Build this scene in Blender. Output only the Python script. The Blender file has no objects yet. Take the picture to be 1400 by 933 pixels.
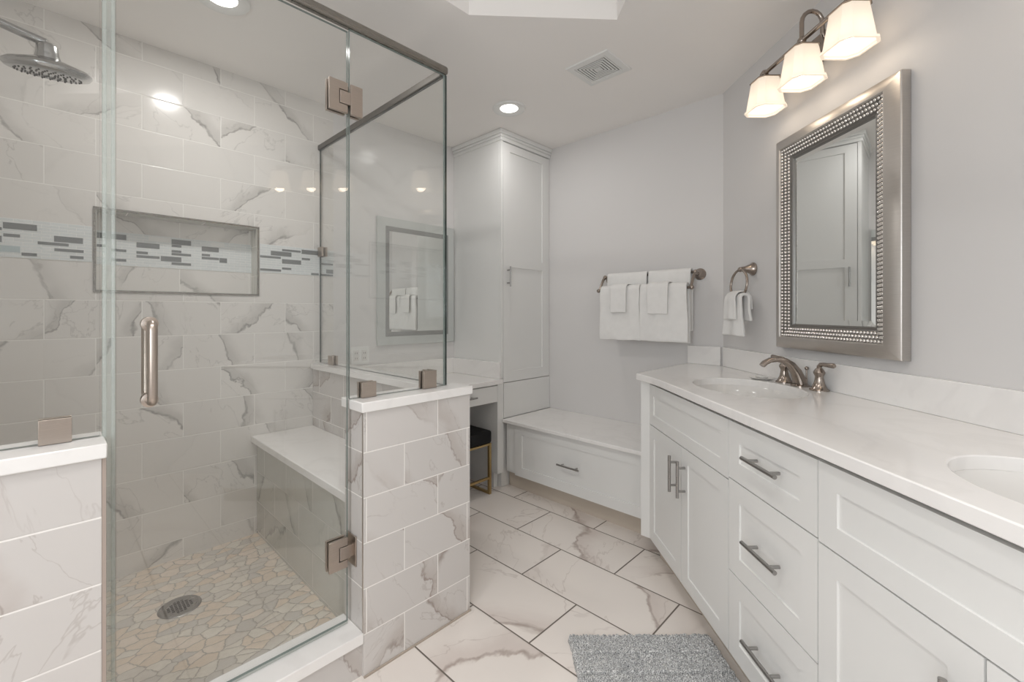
import bpy, bmesh, math, random
from mathutils import Vector, Matrix, noise as mnoise

S = bpy.context.scene
COL = S.collection
PI = math.pi
random.seed(7)

# ------------------------------------------------------------------ camera
CEIL = 2.45
cam = bpy.data.cameras.new('camera')
cam.lens = 606 / 1400 * 36
cam.sensor_width = 36
cam.shift_x = 22 / 1400
cam.shift_y = -38.5 / 1400
cam.clip_start = 0.02
cam_o = bpy.data.objects.new('camera', cam)
COL.objects.link(cam_o)
cam_o.location = (0, 0, 1.2)
cam_o.rotation_euler = (PI / 2, 0, math.radians(44.8 - 90))
S.camera = cam_o

# ------------------------------------------------------------------ exposure / world / lights
S.view_settings.view_transform = 'Standard'
S.view_settings.look = 'None'
S.view_settings.gamma = 1
S.view_settings.use_curve_mapping = False
S.view_settings.exposure = -0.32
S.cycles.use_denoising = True
S.cycles.max_bounces = 14
S.cycles.diffuse_bounces = 6
S.cycles.transparent_max_bounces = 24
S.cycles.caustics_reflective = False
S.cycles.caustics_refractive = False
S.cycles.sample_clamp_indirect = 6

world = bpy.data.worlds.new('sky')
S.world = world
world.use_nodes = True
world.node_tree.nodes['Background'].inputs[0].default_value = (0.85, 0.93, 1.0, 1)
world.node_tree.nodes['Background'].inputs[1].default_value = 1.2


def area(name, loc, target, w, h, power, col, shape='RECTANGLE'):
    l = bpy.data.lights.new(name, 'AREA')
    l.shape = shape
    l.size = w
    if shape == 'RECTANGLE':
        l.size_y = h
    l.energy = power
    l.color = col
    o = bpy.data.objects.new(name, l)
    COL.objects.link(o)
    o.location = loc
    d = Vector(target) - Vector(loc)
    o.rotation_euler = d.to_track_quat('-Z', 'Y').to_euler()
    return o


WARM = (1.0, 0.972, 0.945)
FILL_COOL = (0.925, 0.968, 1.0)
# added fill light, set in two made-up windows behind the viewer
area('added_fill_light', (-1.27, -0.05, 1.45), (2.0, 0.3, 2.0), 1.05, 1.15, 27, FILL_COOL)
area('added_fill_light', (-0.75, -1.87, 1.45), (0.6, 2.0, 2.9), 0.75, 1.15, 6.5, FILL_COOL)
# ceiling beams: two real downlights, the rest added unseen in the tray for fill
CANS = [(1.976, 1.849, CEIL), (0.481, 2.005, CEIL)]
FILL_BEAMS = [(0.35, 0.55, 2.65), (-0.5, 0.75, 2.65), (0.1, -0.45, 2.65), (-0.7, -0.1, 2.65)]
for cx, cy, cz in CANS:
    area('downlight_and_fill', (cx, cy, cz - 0.012), (cx, cy, 0), 0.10, 0.10, 3.2 if cx > 1 else 7.0, WARM, 'DISK')
for cx, cy, cz in FILL_BEAMS:
    area('downlight_and_fill', (cx, cy, cz - 0.012), (cx, cy, 0), 0.13, 0.13, 5.0, WARM, 'DISK').data.spread = math.radians(115)

# ------------------------------------------------------------------ coordinate frames
B = math.radians(45.25)
OX, OY = 2.672, 0.83
WX, WY = -math.cos(B), -math.sin(B)
NX, NY = -math.sin(B), math.cos(B)


def I(x, y, z):
    return (x, y, z)


def V(w, n, z):                      # vanity wall: w along the wall, n out of it
    return (OX + w * WX + n * NX, OY + w * WY + n * NY, z)


def VI(x, y):
    dx, dy = x - OX, y - OY
    return (dx * WX + dy * WY, dx * NX + dy * NY)


def FY(y0):                          # wall facing -y : (a, out, z)
    return lambda a, d, z: (a, y0 - d, z)


def FX(x0):                          # wall facing -x : (a, out, z)
    return lambda a, d, z: (x0 - d, a, z)


# ------------------------------------------------------------------ mesh builder
class MB:
    def __init__(self):
        self.b = bmesh.new()

    def verts(self, pts, T=I):
        return [self.b.verts.new(T(*p)) for p in pts]

    def face(self, vs):
        try:
            return self.b.faces.new(vs)
        except ValueError:
            return None

    def box(self, x0, x1, y0, y1, z0, z1, T=I):
        v = self.verts([(x, y, z) for z in (z0, z1) for y in (y0, y1) for x in (x0, x1)], T)
        for q in ((0, 1, 3, 2), (4, 5, 7, 6), (0, 1, 5, 4), (2, 3, 7, 6), (0, 2, 6, 4), (1, 3, 7, 5)):
            self.face([v[i] for i in q])
        return self

    def prism(self, poly, z0, z1, T=I):
        a = self.verts([(p[0], p[1], z0) for p in poly], T)
        c = self.verts([(p[0], p[1], z1) for p in poly], T)
        n = len(poly)
        self.face(a)
        self.face(c)
        for i in range(n):
            self.face([a[i], a[(i + 1) % n], c[(i + 1) % n], c[i]])
        return self

    def slab(self, outer, holes, t0, t1, T):
        """plate with holes; 2-D points (a,b), thickness t0..t1; T(a, b, t)"""
        top, bot, edges, pairs = [], [], [], []
        for loop in [outer] + holes:
            tv = self.verts([(p[0], p[1], t1) for p in loop], T)
            bv = self.verts([(p[0], p[1], t0) for p in loop], T)
            for i in range(len(loop)):
                j = (i + 1) % len(loop)
                edges.append(self.b.edges.new((tv[i], tv[j])))
                pairs.append((tv[i], tv[j], bv[i], bv[j]))
            top += tv
            bot += bv
        m = dict(zip(top, bot))
        r = bmesh.ops.triangle_fill(self.b, use_beauty=True, use_dissolve=False, edges=edges)
        fs = [g for g in r['geom'] if isinstance(g, bmesh.types.BMFace)]
        for f in fs:
            self.face([m[v] for v in reversed(f.verts)])
        for a, c, d, e in pairs:
            self.face([a, c, e, d])
        return self

    def tube(self, pts, r, seg=12, T=I, closed=False, sx=1.0):
        P = [Vector(T(*p)) for p in pts]
        n = len(P)
        rs = r if isinstance(r, (list, tuple)) else [r] * n
        rings = []
        up = None
        for i in range(n):
            if closed:
                t = P[(i + 1) % n] - P[i - 1]
            else:
                t = P[min(i + 1, n - 1)] - P[max(i - 1, 0)]
            t.normalize()
            if up is None:
                up = Vector((0, 0, 1)) if abs(t.z) < 0.9 else Vector((1, 0, 0))
            s = t.cross(up)
            s.normalize()
            up = s.cross(t)
            up.normalize()
            rings.append([self.b.verts.new(P[i] + (s * math.cos(2 * PI * k / seg) * sx + up * math.sin(2 * PI * k / seg)) * rs[i]) for k in range(seg)])
        m = n if closed else n - 1
        for i in range(m):
            a, c = rings[i], rings[(i + 1) % n]
            for k in range(seg):
                self.face([a[k], a[(k + 1) % seg], c[(k + 1) % seg], c[k]])
        if not closed:
            self.face(rings[0])
            self.face(rings[-1])
        return self

    def lathe(self, prof, c, axis=(0, 0, 1), seg=28, T=I):
        c = Vector(T(*c))
        ax = Vector(axis).normalized()
        u = ax.orthogonal().normalized()
        w = ax.cross(u)
        rings = []
        for r, h in prof:
            if r < 1e-6:
                rings.append([self.b.verts.new(c + ax * h)])
            else:
                rings.append([self.b.verts.new(c + ax * h + (u * math.cos(2 * PI * k / seg) + w * math.sin(2 * PI * k / seg)) * r) for k in range(seg)])
        for a, d in zip(rings, rings[1:]):
            if len(a) == 1 and len(d) == 1:
                continue
            for k in range(seg):
                j = (k + 1) % seg
                if len(a) == 1:
                    self.face([a[0], d[j], d[k]])
                elif len(d) == 1:
                    self.face([a[k], a[j], d[0]])
                else:
                    self.face([a[k], a[j], d[j], d[k]])
        if len(rings[0]) > 1:
            self.face(rings[0])
        if len(rings[-1]) > 1:
            self.face(rings[-1])
        return self

    def shaker(self, u0, u1, v0, v1, d0, d1, rail, rec, T, holes=None):
        """a framed door: flat frame with recessed panel(s); holes = list of (u0,u1,v0,v1)"""
        if holes is None:
            holes = [(u0 + rail, u1 - rail, v0 + rail, v1 - rail)]
        TT = lambda a, b, t: T(a, t, b)
        hl = [[(a, c), (b, c), (b, d), (a, d)] for a, b, c, d in holes]
        self.slab([(u0, v0), (u1, v0), (u1, v1), (u0, v1)], hl, d0, d1, TT)
        for a, b, c, d in holes:
            e = 0.0012
            o = self.verts([(a, d1, c), (b, d1, c), (b, d1, d), (a, d1, d)], T)
            i = self.verts([(a + e, d1 - rec, c + e), (b - e, d1 - rec, c + e), (b - e, d1 - rec, d - e), (a + e, d1 - rec, d - e)], T)
            for k in range(4):
                self.face([o[k], o[(k + 1) % 4], i[(k + 1) % 4], i[k]])
            self.face(i)
        bmesh.ops.remove_doubles(self.b, verts=self.b.verts[:], dist=1e-5)
        return self

    def frame(self, a0, a1, b0, b1, prof, T):
        """profile (d inward, h out) swept round a rectangle with mitres"""
        rings = []
        for d, h in prof:
            rings.append(self.verts([(a0 + d, h, b0 + d), (a1 - d, h, b0 + d), (a1 - d, h, b1 - d), (a0 + d, h, b1 - d)], T))
        n = len(rings)
        for i in range(n):
            a, c = rings[i], rings[(i + 1) % n]
            for k in range(4):
                self.face([a[k], a[(k + 1) % 4], c[(k + 1) % 4], c[k]])
        return self

    def ball(self, c, r, T=I, sub=1, scale=(1, 1, 1)):
        m = Matrix.Translation(Vector(T(*c))) @ Matrix.Diagonal((scale[0], scale[1], scale[2], 1))
        bmesh.ops.create_icosphere(self.b, subdivisions=sub, radius=r, matrix=m)
        return self


def world_loc(o):
    p = Vector((0, 0, 0))
    while o is not None:
        p += o.location
        o = o.parent
    return p


def obj(name, mb, mat, parent=None, bevel=0.0, smooth=False, seg=2, origin=None, uv=None):
    b = mb.b
    bmesh.ops.recalc_face_normals(b, faces=b.faces[:])
    me = bpy.data.meshes.new(name)
    lo = Vector([min(v.co[i] for v in b.verts) for i in range(3)])
    hi = Vector([max(v.co[i] for v in b.verts) for i in range(3)])
    c = Vector(origin) if origin else Vector(((lo.x + hi.x) / 2, (lo.y + hi.y) / 2, lo.z))
    if uv:
        L = b.loops.layers.uv.new('uv')
        for f in b.faces:
            for lp in f.loops:
                lp[L].uv = uv(lp.vert.co, f.normal)
    bmesh.ops.translate(b, verts=b.verts[:], vec=-c)
    b.to_mesh(me)
    b.free()
    if smooth:
        for p in me.polygons:
            p.use_smooth = True
        try:
            me.set_sharp_from_angle(angle=math.radians(40))
        except Exception:
            pass
    for m in (mat if isinstance(mat, (list, tuple)) else [mat]):
        me.materials.append(m)
    o = bpy.data.objects.new(name, me)
    COL.objects.link(o)
    if parent is not None:
        o.parent = parent
        o.location = c - world_loc(parent)
    else:
        o.location = c
    if bevel:
        md = o.modifiers.new('bevel', 'BEVEL')
        md.width = bevel
        md.segments = seg
        md.limit_method = 'ANGLE'
        md.angle_limit = math.radians(35)
        md.harden_normals = False
        for p in me.polygons:
            p.use_smooth = True
        try:
            me.set_sharp_from_angle(angle=math.radians(32))
        except Exception:
            pass
    return o


def thing(name, label, cat, loc, group=None):
    o = bpy.data.objects.new(name, None)
    COL.objects.link(o)
    o.location = loc
    o.empty_display_size = 0.05
    o['label'] = label
    o['category'] = cat
    if group:
        o['group'] = group
    return o


def tag(o, label, cat, group=None):
    o['label'] = label
    o['category'] = cat
    if group:
        o['group'] = group
    return o


def struct(name, mb, mat, parent=None, **k):
    o = obj(name, mb, mat, parent, **k)
    if parent is None:
        o['kind'] = 'structure'
    return o


# ------------------------------------------------------------------ materials
def srgb(r, g, b):
    f = lambda c: (c / 255 / 12.92) if c / 255 <= 0.04045 else ((c / 255 + 0.055) / 1.055) ** 2.4
    return (f(r), f(g), f(b), 1)


class NT:
    def __init__(self, name):
        self.m = bpy.data.materials.new(name)
        self.m.use_nodes = True
        self.t = self.m.node_tree
        self.t.nodes.clear()
        self.out = self.t.nodes.new('ShaderNodeOutputMaterial')

    def n(self, typ, **k):
        x = self.t.nodes.new(typ)
        for a, v in k.items():
            setattr(x, a, v)
        return x

    def put(self, s, v):
        if isinstance(v, bpy.types.NodeSocket):
            self.t.links.new(v, s)
        elif v is not None:
            s.default_value = v

    def math(self, op, a, b=None, c=None, clamp=False):
        x = self.n('ShaderNodeMath', operation=op, use_clamp=clamp)
        self.put(x.inputs[0], a)
        if b is not None:
            self.put(x.inputs[1], b)
        if c is not None:
            self.put(x.inputs[2], c)
        return x.outputs[0]

    def mix(self, f, a, b):
        x = self.n('ShaderNodeMix', data_type='RGBA')
        self.put(x.inputs['Factor'], f)
        self.put(x.inputs[6], a)
        self.put(x.inputs[7], b)
        return x.outputs[2]

    def noise(self, vec, scale, detail=3, rough=0.5, dist=0.0):
        x = self.n('ShaderNodeTexNoise')
        self.put(x.inputs['Vector'], vec)
        x.inputs['Scale'].default_value = scale
        x.inputs['Detail'].default_value = detail
        x.inputs['Roughness'].default_value = rough
        x.inputs['Distortion'].default_value = dist
        return x.outputs['Fac']

    def step(self, v, lo, hi, a=0.0, b=1.0):
        x = self.n('ShaderNodeMapRange', interpolation_type='SMOOTHSTEP')
        self.put(x.inputs[0], v)
        x.inputs[1].default_value = lo
        x.inputs[2].default_value = hi
        x.inputs[3].default_value = a
        x.inputs[4].default_value = b
        return x.outputs[0]

    def comb(self, x, y, z=0.0):
        c = self.n('ShaderNodeCombineXYZ')
        for i, v in enumerate((x, y, z)):
            self.put(c.inputs[i], v)
        return c.outputs[0]

    def bsdf(self, color, rough=0.5, metal=0.0, spec=0.5, normal=None, **k):
        p = self.n('ShaderNodeBsdfPrincipled')
        self.put(p.inputs['Base Color'], color)
        self.put(p.inputs['Roughness'], rough)
        p.inputs['Metallic'].default_value = metal
        p.inputs['Specular IOR Level'].default_value = spec
        if normal is not None:
            self.put(p.inputs['Normal'], normal)
        for a, v in k.items():
            p.inputs[a.replace('_', ' ')].default_value = v
        self.t.links.new(p.outputs[0], self.out.inputs[0])
        return p

    def bump(self, h, strength=0.2, dist=0.002):
        b = self.n('ShaderNodeBump')
        b.inputs['Strength'].default_value = strength
        b.inputs['Distance'].default_value = dist
        self.put(b.inputs['Height'], h)
        return b.outputs[0]


def plain(name, col, rough=0.5, metal=0.0, spec=0.5, grain=0.0, gscale=60):
    t = NT(name)
    nrm = None
    tc = t.n('ShaderNodeTexCoord').outputs['Object']
    f = t.noise(tc, 3.0, 3)
    c2 = tuple(x * 0.97 for x in col[:3]) + (1,)
    c = t.mix(f, col, c2)
    if grain:
        nrm = t.bump(t.noise(tc, gscale, 3), grain, 0.001)
    t.bsdf(c, rough, metal, spec, nrm)
    return t.m


def brushed(name, col, rough=0.3, stretch=(4, 4, 180)):
    t = NT(name)
    tc = t.n('ShaderNodeTexCoord').outputs['Object']
    mp = t.n('ShaderNodeMapping')
    t.put(mp.inputs[0], tc)
    mp.inputs['Scale'].default_value = stretch
    f = t.noise(mp.outputs[0], 6.0, 3)
    c = t.mix(f, col, tuple(x * 0.82 for x in col[:3]) + (1,))
    r = t.step(f, 0.2, 0.8, rough - 0.06, rough + 0.08)
    t.bsdf(c, r, 1.0)
    return t.m


def tile_mat(name, tw, th, mort, grout, base, vein, cloud, seed, density=0.5, rough=0.16, scale=1.0, vwid=0.017):
    """running-bond marble-look tile in UV metres; every tile takes its own piece of veining"""
    t = NT(name)
    uv = t.n('ShaderNodeUVMap').outputs[0]
    s = t.n('ShaderNodeSeparateXYZ')
    t.put(s.inputs[0], uv)
    u, v = s.outputs[0], s.outputs[1]
    rv = t.math('DIVIDE', v, th)
    row = t.math('FLOOR', rv)
    par = t.math('FLOORED_MODULO', row, 2.0)
    uu = t.math('ADD', t.math('DIVIDE', u, tw), t.math('MULTIPLY', par, 0.5))
    colm = t.math('FLOOR', uu)
    fx = t.math('SUBTRACT', uu, colm)
    fy = t.math('SUBTRACT', rv, row)
    dx = t.math('MULTIPLY', t.math('MINIMUM', fx, t.math('SUBTRACT', 1.0, fx)), tw)
    dy = t.math('MULTIPLY', t.math('MINIMUM', fy, t.math('SUBTRACT', 1.0, fy)), th)
    d = t.math('MINIMUM', dx, dy)
    joint = t.step(d, mort * 0.35, mort * 0.75, 1.0, 0.0)
    wn = t.n('ShaderNodeTexWhiteNoise', noise_dimensions='3D')
    t.put(wn.inputs['Vector'], t.comb(colm, row, seed))
    rs = t.n('ShaderNodeSeparateColor')
    t.put(rs.inputs[0], wn.outputs['Color'])
    r1, r2, r3 = rs.outputs[0], rs.outputs[1], rs.outputs[2]
    # tile-local coordinates, some tiles turned end for end
    flip = t.math('SUBTRACT', t.math('MULTIPLY', t.math('GREATER_THAN', r3, 0.35), 2.0), 1.0)
    lx = t.math('MULTIPLY', t.math('MULTIPLY', t.math('SUBTRACT', fx, 0.5), tw), flip)
    ly = t.math('MULTIPLY', t.math('SUBTRACT', fy, 0.5), th)
    # veins run on a diagonal that changes a little from tile to tile
    ang = t.math('ADD', 0.55, t.math('MULTIPLY', r1, 0.75))
    sn, cs = t.math('SINE', ang), t.math('COSINE', ang)
    ax = t.math('MULTIPLY', t.math('SUBTRACT', t.math('MULTIPLY', lx, cs), t.math('MULTIPLY', ly, sn)), scale)
    ay = t.math('MULTIPLY', t.math('ADD', t.math('MULTIPLY', lx, sn), t.math('MULTIPLY', ly, cs)), scale)
    P = t.comb(t.math('ADD', ax, t.math('MULTIPLY', r1, 37.0)), t.math('ADD', ay, t.math('MULTIPLY', r2, 53.0)), t.math('MULTIPLY', r3, 11.0))
    n1 = t.math('SUBTRACT', t.noise(P, 3.6, 6, 0.56, 0.4), 0.5)
    ph = t.math('ADD', t.math('ADD', t.math('MULTIPLY', ay, 3.6), t.math('MULTIPLY', r2, 17.3)), t.math('MULTIPLY', n1, 0.8))
    dv = t.math('SUBTRACT', t.math('FRACT', ph), 0.5)
    wv = t.math('MULTIPLY', t.math('ABSOLUTE', dv), t.step(t.noise(P, 9.0, 2), 0.3, 0.7, 0.6, 2.6))
    line = t.step(wv, vwid * 0.2, vwid * 2.2, 1.0, 0.0)
    side = t.math('MULTIPLY', t.step(dv, -0.02, 0.005), t.step(dv, 0.02, 0.26, 1.0, 0.0))
    have = t.step(r2, 0.85 - density, 1.1 - density, 0.06, 1.0)
    brk = t.step(t.noise(P, 3.4, 2), 0.30, 0.54)
    n2 = t.noise(t.comb(t.math('ADD', t.math('MULTIPLY', ax, 0.45), t.math('MULTIPLY', r2, 19.3)), ay, t.math('MULTIPLY', r3, 7.0)), 6.5, 5, 0.55, 0.4)
    hair = t.math('MULTIPLY', t.step(t.math('ABSOLUTE', t.math('SUBTRACT', n2, 0.5)), 0.0, 0.010, 0.35, 0.0), t.math('MULTIPLY', brk, have))
    grain = t.noise(P, 42.0, 3, 0.6)
    lf = t.math('MULTIPLY', t.math('MULTIPLY', line, t.step(brk, 0.0, 1.0, 0.08, 1.0)), have)
    lf = t.math('MULTIPLY', lf, t.step(grain, 0.25, 0.7, 0.5, 1.0))
    sf = t.math('MULTIPLY', t.math('MULTIPLY', side, have), t.step(brk, 0.0, 1.0, 0.12, 0.95))
    tone = t.mix(r1, base, tuple(x * 0.95 for x in base[:3]) + (1,))
    c = t.mix(t.math('MULTIPLY', sf, 0.58), tone, cloud)
    c = t.mix(t.math('MULTIPLY', t.math('MAXIMUM', lf, hair), 0.74), c, vein)
    c = t.mix(joint, c, grout)
    h = t.step(d, mort * 0.3, mort * 1.1)
    rr = t.mix(joint, (rough, rough, rough, 1), (0.8, 0.8, 0.8, 1))
    t.bsdf(c, rr, 0.0, 0.32, t.bump(h, 0.35, 0.0015))
    return t.m


M = {}
M['paint'] = plain('wall_paint', srgb(219, 217, 216), 0.55, spec=0.3, grain=0.04, gscale=120)
M['ceil'] = plain('ceiling_paint', srgb(242, 239, 236), 0.75, spec=0.2, grain=0.05, gscale=150)
M['lacquer'] = plain('white_lacquer', srgb(229, 229, 227), 0.33, spec=0.45)
M['toe'] = plain('toe_kick_shaded', srgb(198, 187, 174), 0.45)  # white toe kicks tinted tan for recess shade and floor bounce
M['dark'] = plain('dark_gap', srgb(60, 56, 52), 0.8)
M['nickel'] = brushed('brushed_nickel', srgb(206, 201, 196), 0.36)
M['steel'] = brushed('pull_steel', srgb(172, 170, 168), 0.3)
M['bronze'] = brushed('warm_nickel', srgb(190, 178, 168), 0.33, (3, 3, 160))
M['faucet'] = plain('satin_nickel', srgb(166, 155, 146), 0.22, 1.0)
M['chrome'] = plain('chrome', srgb(168, 168, 167), 0.2, 1.0)
M['rail'] = brushed('rail_nickel', srgb(150, 146, 140), 0.25)
M['towel'] = None
M['porcelain'] = plain('porcelain', srgb(224, 222, 219), 0.12)
M['brass'] = brushed('brushed_gold', srgb(198, 172, 124), 0.3)
t = NT('clear_vinyl_seal')
a_ = t.n('ShaderNodeBsdfTransparent')
a_.inputs[0].default_value = (0.93, 0.95, 0.94, 1)
p_ = t.n('ShaderNodeBsdfPrincipled')
p_.inputs['Base Color'].default_value = srgb(225, 228, 226)
p_.inputs['Roughness'].default_value = 0.15
m_ = t.n('ShaderNodeMixShader')
m_.inputs[0].default_value = 0.17
t.t.links.new(a_.outputs[0], m_.inputs[1])
t.t.links.new(p_.outputs[0], m_.inputs[2])
t.t.links.new(m_.outputs[0], t.out.inputs[0])
M['seal'] = t.m

# quartz with faint veins
t = NT('white_quartz')
tc = t.n('ShaderNodeTexCoord').outputs['Object']
n1 = t.noise(tc, 1.7, 5, 0.55, 0.6)
ln = t.step(t.math('ABSOLUTE', t.math('SUBTRACT', n1, 0.5)), 0.0, 0.03, 0.10, 0.0)
c = t.mix(ln, srgb(238, 236, 234), srgb(196, 193, 191))
c = t.mix(t.math('MULTIPLY', t.noise(tc, 90, 2), 0.06), c, srgb(210, 206, 203))
t.bsdf(c, 0.14, 0, 0.5)
M['quartz'] = t.m

# clear shower glass, thin, slightly green
t = NT('clear_glass')
tr = t.n('ShaderNodeBsdfTransparent')
tr.inputs[0].default_value = (0.981, 0.985, 0.981, 1)
gl = t.n('ShaderNodeBsdfGlossy')
gl.inputs['Roughness'].default_value = 0.0
gl.inputs[0].default_value = (1, 1, 1, 1)
fr = t.n('ShaderNodeFresnel')
fr.inputs[0].default_value = 1.45
geo = t.n('ShaderNodeNewGeometry')
# the back of each sheet mirrors too, at the outside angle
lw = t.n('ShaderNodeLayerWeight')
lw.inputs['Blend'].default_value = 0.5
fac = t.math('ADD', 0.04, t.math('MULTIPLY', 0.9, t.math('POWER', lw.outputs['Facing'], 4.5)))
mx = t.n('ShaderNodeMixShader')
t.put(mx.inputs[0], fac)
t.t.links.new(tr.outputs[0], mx.inputs[1])
t.t.links.new(gl.outputs[0], mx.inputs[2])
t.t.links.new(mx.outputs[0], t.out.inputs[0])
M['glass'] = t.m
t = NT('glass_edge')
t.bsdf((0.035, 0.05, 0.046, 1), 0.08, 0.0, 0.7)
M['glass_edge'] = t.m
t = NT('pale_glass_edge')
t.bsdf((0.20, 0.25, 0.235, 1), 0.06, 0.0, 1.0)
M['glass_edge_pale'] = t.m
t = NT('mirror_silver')
t.bsdf((0.86, 0.875, 0.865, 1), 0.015, 1.0)
M['mirror'] = t.m

# cloth
t = NT('terry_cotton')
tc = t.n('ShaderNodeTexCoord').outputs['Object']
f = t.noise(tc, 420, 2, 0.7)
g = t.noise(tc, 25, 3)
c = t.mix(g, srgb(240, 239, 237), srgb(228, 227, 225))
t.bsdf(c, 0.95, 0, 0.1, t.bump(t.math('ADD', f, t.math('MULTIPLY', g, 0.6)), 0.55, 0.003))
M['towel'] = t.m

t = NT('black_velvet')
tc = t.n('ShaderNodeTexCoord').outputs['Object']
f = t.noise(tc, 30, 4)
t.bsdf(t.mix(f, srgb(14, 14, 15), srgb(28, 28, 30)), 0.6, 0, 0.25)
M['velvet'] = t.m

t = NT('grey_pile')
tc = t.n('ShaderNodeTexCoord').outputs['Object']
f = t.noise(tc, 330, 2, 0.7)
g = t.noise(tc, 12, 3)
c = t.mix(t.step(f, 0.34, 0.66), srgb(112, 114, 116), srgb(240, 240, 239))
c = t.mix(t.step(g, 0.35, 0.7, 0.0, 0.25), c, srgb(140, 143, 147))
t.bsdf(c, 0.95, 0, 0.1, t.bump(f, 0.7, 0.004))
M['pile'] = t.m


def emit(name, col, strength, base=None):
    t = NT(name)
    p = t.bsdf(base or col, 0.35)
    p.inputs['Emission Color'].default_value = col
    p.inputs['Emission Strength'].default_value = strength
    return t.m


M['lens'] = emit('downlight_lens', (1, 0.97, 0.93, 1), 9.0)
M['bulb'] = emit('lamp_bulb', (1, 0.88, 0.72, 1), 5.0)
t = NT('frosted_shade')
tl = t.n('ShaderNodeBsdfTranslucent')
tl.inputs[0].default_value = (0.62, 0.57, 0.51, 1)
df = t.n('ShaderNodeBsdfDiffuse')
df.inputs[0].default_value = (0.80, 0.78, 0.75, 1)
m1 = t.n('ShaderNodeMixShader')
m1.inputs[0].default_value = 0.6
t.t.links.new(tl.outputs[0], m1.inputs[1])
t.t.links.new(df.outputs[0], m1.inputs[2])
em = t.n('ShaderNodeEmission')
em.inputs[0].default_value = (1, 0.87, 0.72, 1)
em.inputs[1].default_value = 0.34
ad = t.n('ShaderNodeAddShader')
t.t.links.new(m1.outputs[0], ad.inputs[0])
t.t.links.new(em.outputs[0], ad.inputs[1])
t.t.links.new(ad.outputs[0], t.out.inputs[0])
M['shade'] = t.m

GROUT_L = srgb(226, 223, 219)
MARB = srgb(222, 219, 215)
M['tile_back'] = tile_mat('marble_wall_tile', 0.317, 0.16, 0.0035, srgb(232, 230, 226), MARB, srgb(134, 131, 128), srgb(182, 179, 175), 3.0, 0.62)
M['tile_half'] = tile_mat('marble_half_wall_tile', 0.295, 0.1495, 0.0032, srgb(238, 235, 231), srgb(208, 204, 201), srgb(140, 126, 118), srgb(172, 161, 154), 13.0, 0.9)
M['tile_long'] = tile_mat('marble_long_tile', 0.60, 0.1495, 0.0032, srgb(238, 235, 231), srgb(208, 204, 201), srgb(140, 126, 118), srgb(182, 172, 166), 16.0, 0.8)
M['tile_bench'] = tile_mat('marble_bench_tile', 0.30, 0.16, 0.003, srgb(214, 211, 206), srgb(206, 205, 198), srgb(132, 130, 124), srgb(176, 174, 168), 21.0, 0.7, vwid=0.022)
M['tile_floor'] = tile_mat('marble_floor_tile', 0.60, 0.3005, 0.0055, srgb(112, 104, 97), srgb(233, 226, 220), srgb(158, 142, 134), srgb(200, 187, 181), 5.0, 0.95, 0.2, 0.5, 0.024)

# broken-stone mosaic of the shower floor
t = NT('stone_mosaic')
tc = t.n('ShaderNodeTexCoord').outputs['Object']
mp = t.n('ShaderNodeMapping')
t.put(mp.inputs[0], tc)
mp.inputs['Rotation'].default_value = (0, 0, 0.5)
mp.inputs['Scale'].default_value = (17, 24, 1)
wob = t.n('ShaderNodeVectorMath', operation='ADD')
nz = t.n('ShaderNodeTexNoise')
nz.inputs['Scale'].default_value = 2.0
t.put(nz.inputs['Vector'], mp.outputs[0])
sc = t.n('ShaderNodeVectorMath', operation='SCALE')
t.put(sc.inputs[0], nz.outputs['Color'])
sc.inputs['Scale'].default_value = 0.35
t.put(wob.inputs[0], mp.outputs[0])
t.put(wob.inputs[1], sc.outputs[0])
ve = t.n('ShaderNodeTexVoronoi', feature='DISTANCE_TO_EDGE', voronoi_dimensions='2D')
ve.inputs['Scale'].default_value = 1.0
vc = t.n('ShaderNodeTexVoronoi', feature='F1', voronoi_dimensions='2D')
vc.inputs['Scale'].default_value = 1.0
t.put(ve.inputs['Vector'], wob.outputs[0])
t.put(vc.inputs['Vector'], wob.outputs[0])
rmp = t.n('ShaderNodeValToRGB')
cr = rmp.color_ramp
cr.elements[0].position = 0.0
cr.elements[0].color = srgb(222, 207, 190)
cr.elements[1].position = 1.0
cr.elements[1].color = srgb(226, 223, 216)
for p_, c_ in ((0.25, srgb(212, 206, 197)), (0.45, srgb(226, 213, 199)), (0.62, srgb(204, 199, 192)), (0.8, srgb(221, 215, 204))):
    e = cr.elements.new(p_)
    e.color = c_
cr.interpolation = 'CONSTANT'
scx = t.n('ShaderNodeSeparateColor')
t.put(scx.inputs[0], vc.outputs['Color'])
t.put(rmp.inputs[0], scx.outputs[0])
sv = t.noise(mp.outputs[0], 2.2, 5, 0.6)
c = t.mix(t.step(sv, 0.3, 0.75, 0.0, 0.35), rmp.outputs[0], srgb(194, 184, 172))
g = t.step(ve.outputs['Distance'], 0.02, 0.055, 1.0, 0.0)
c = t.mix(g, c, srgb(178, 171, 162))
t.bsdf(c, 0.5, 0, 0.35, t.bump(t.step(ve.outputs['Distance'], 0.0, 0.14), 0.5, 0.004))
M['stone'] = t.m

M['band'] = tile_mat('pale_glass_mosaic', 0.052, 0.0129, 0.0014, srgb(234, 234, 232), srgb(218, 222, 222), srgb(200, 207, 208), srgb(226, 228, 228), 41.0, 0.3, 0.08)
M['mosaic_dark'] = plain('grey_mosaic_glass', srgb(128, 130, 130), 0.1)
M['mosaic_blue'] = plain('blue_mosaic_glass', srgb(182, 194, 196), 0.1)
M['mosaic_white'] = plain('white_mosaic_glass', srgb(228, 228, 226), 0.15)

# ------------------------------------------------------------------ the room shell
XW = 2.70          # towel wall
YB = 2.60          # back wall
XS = -0.32         # shower side wall
XL, YR = -1.30, -1.90


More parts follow.
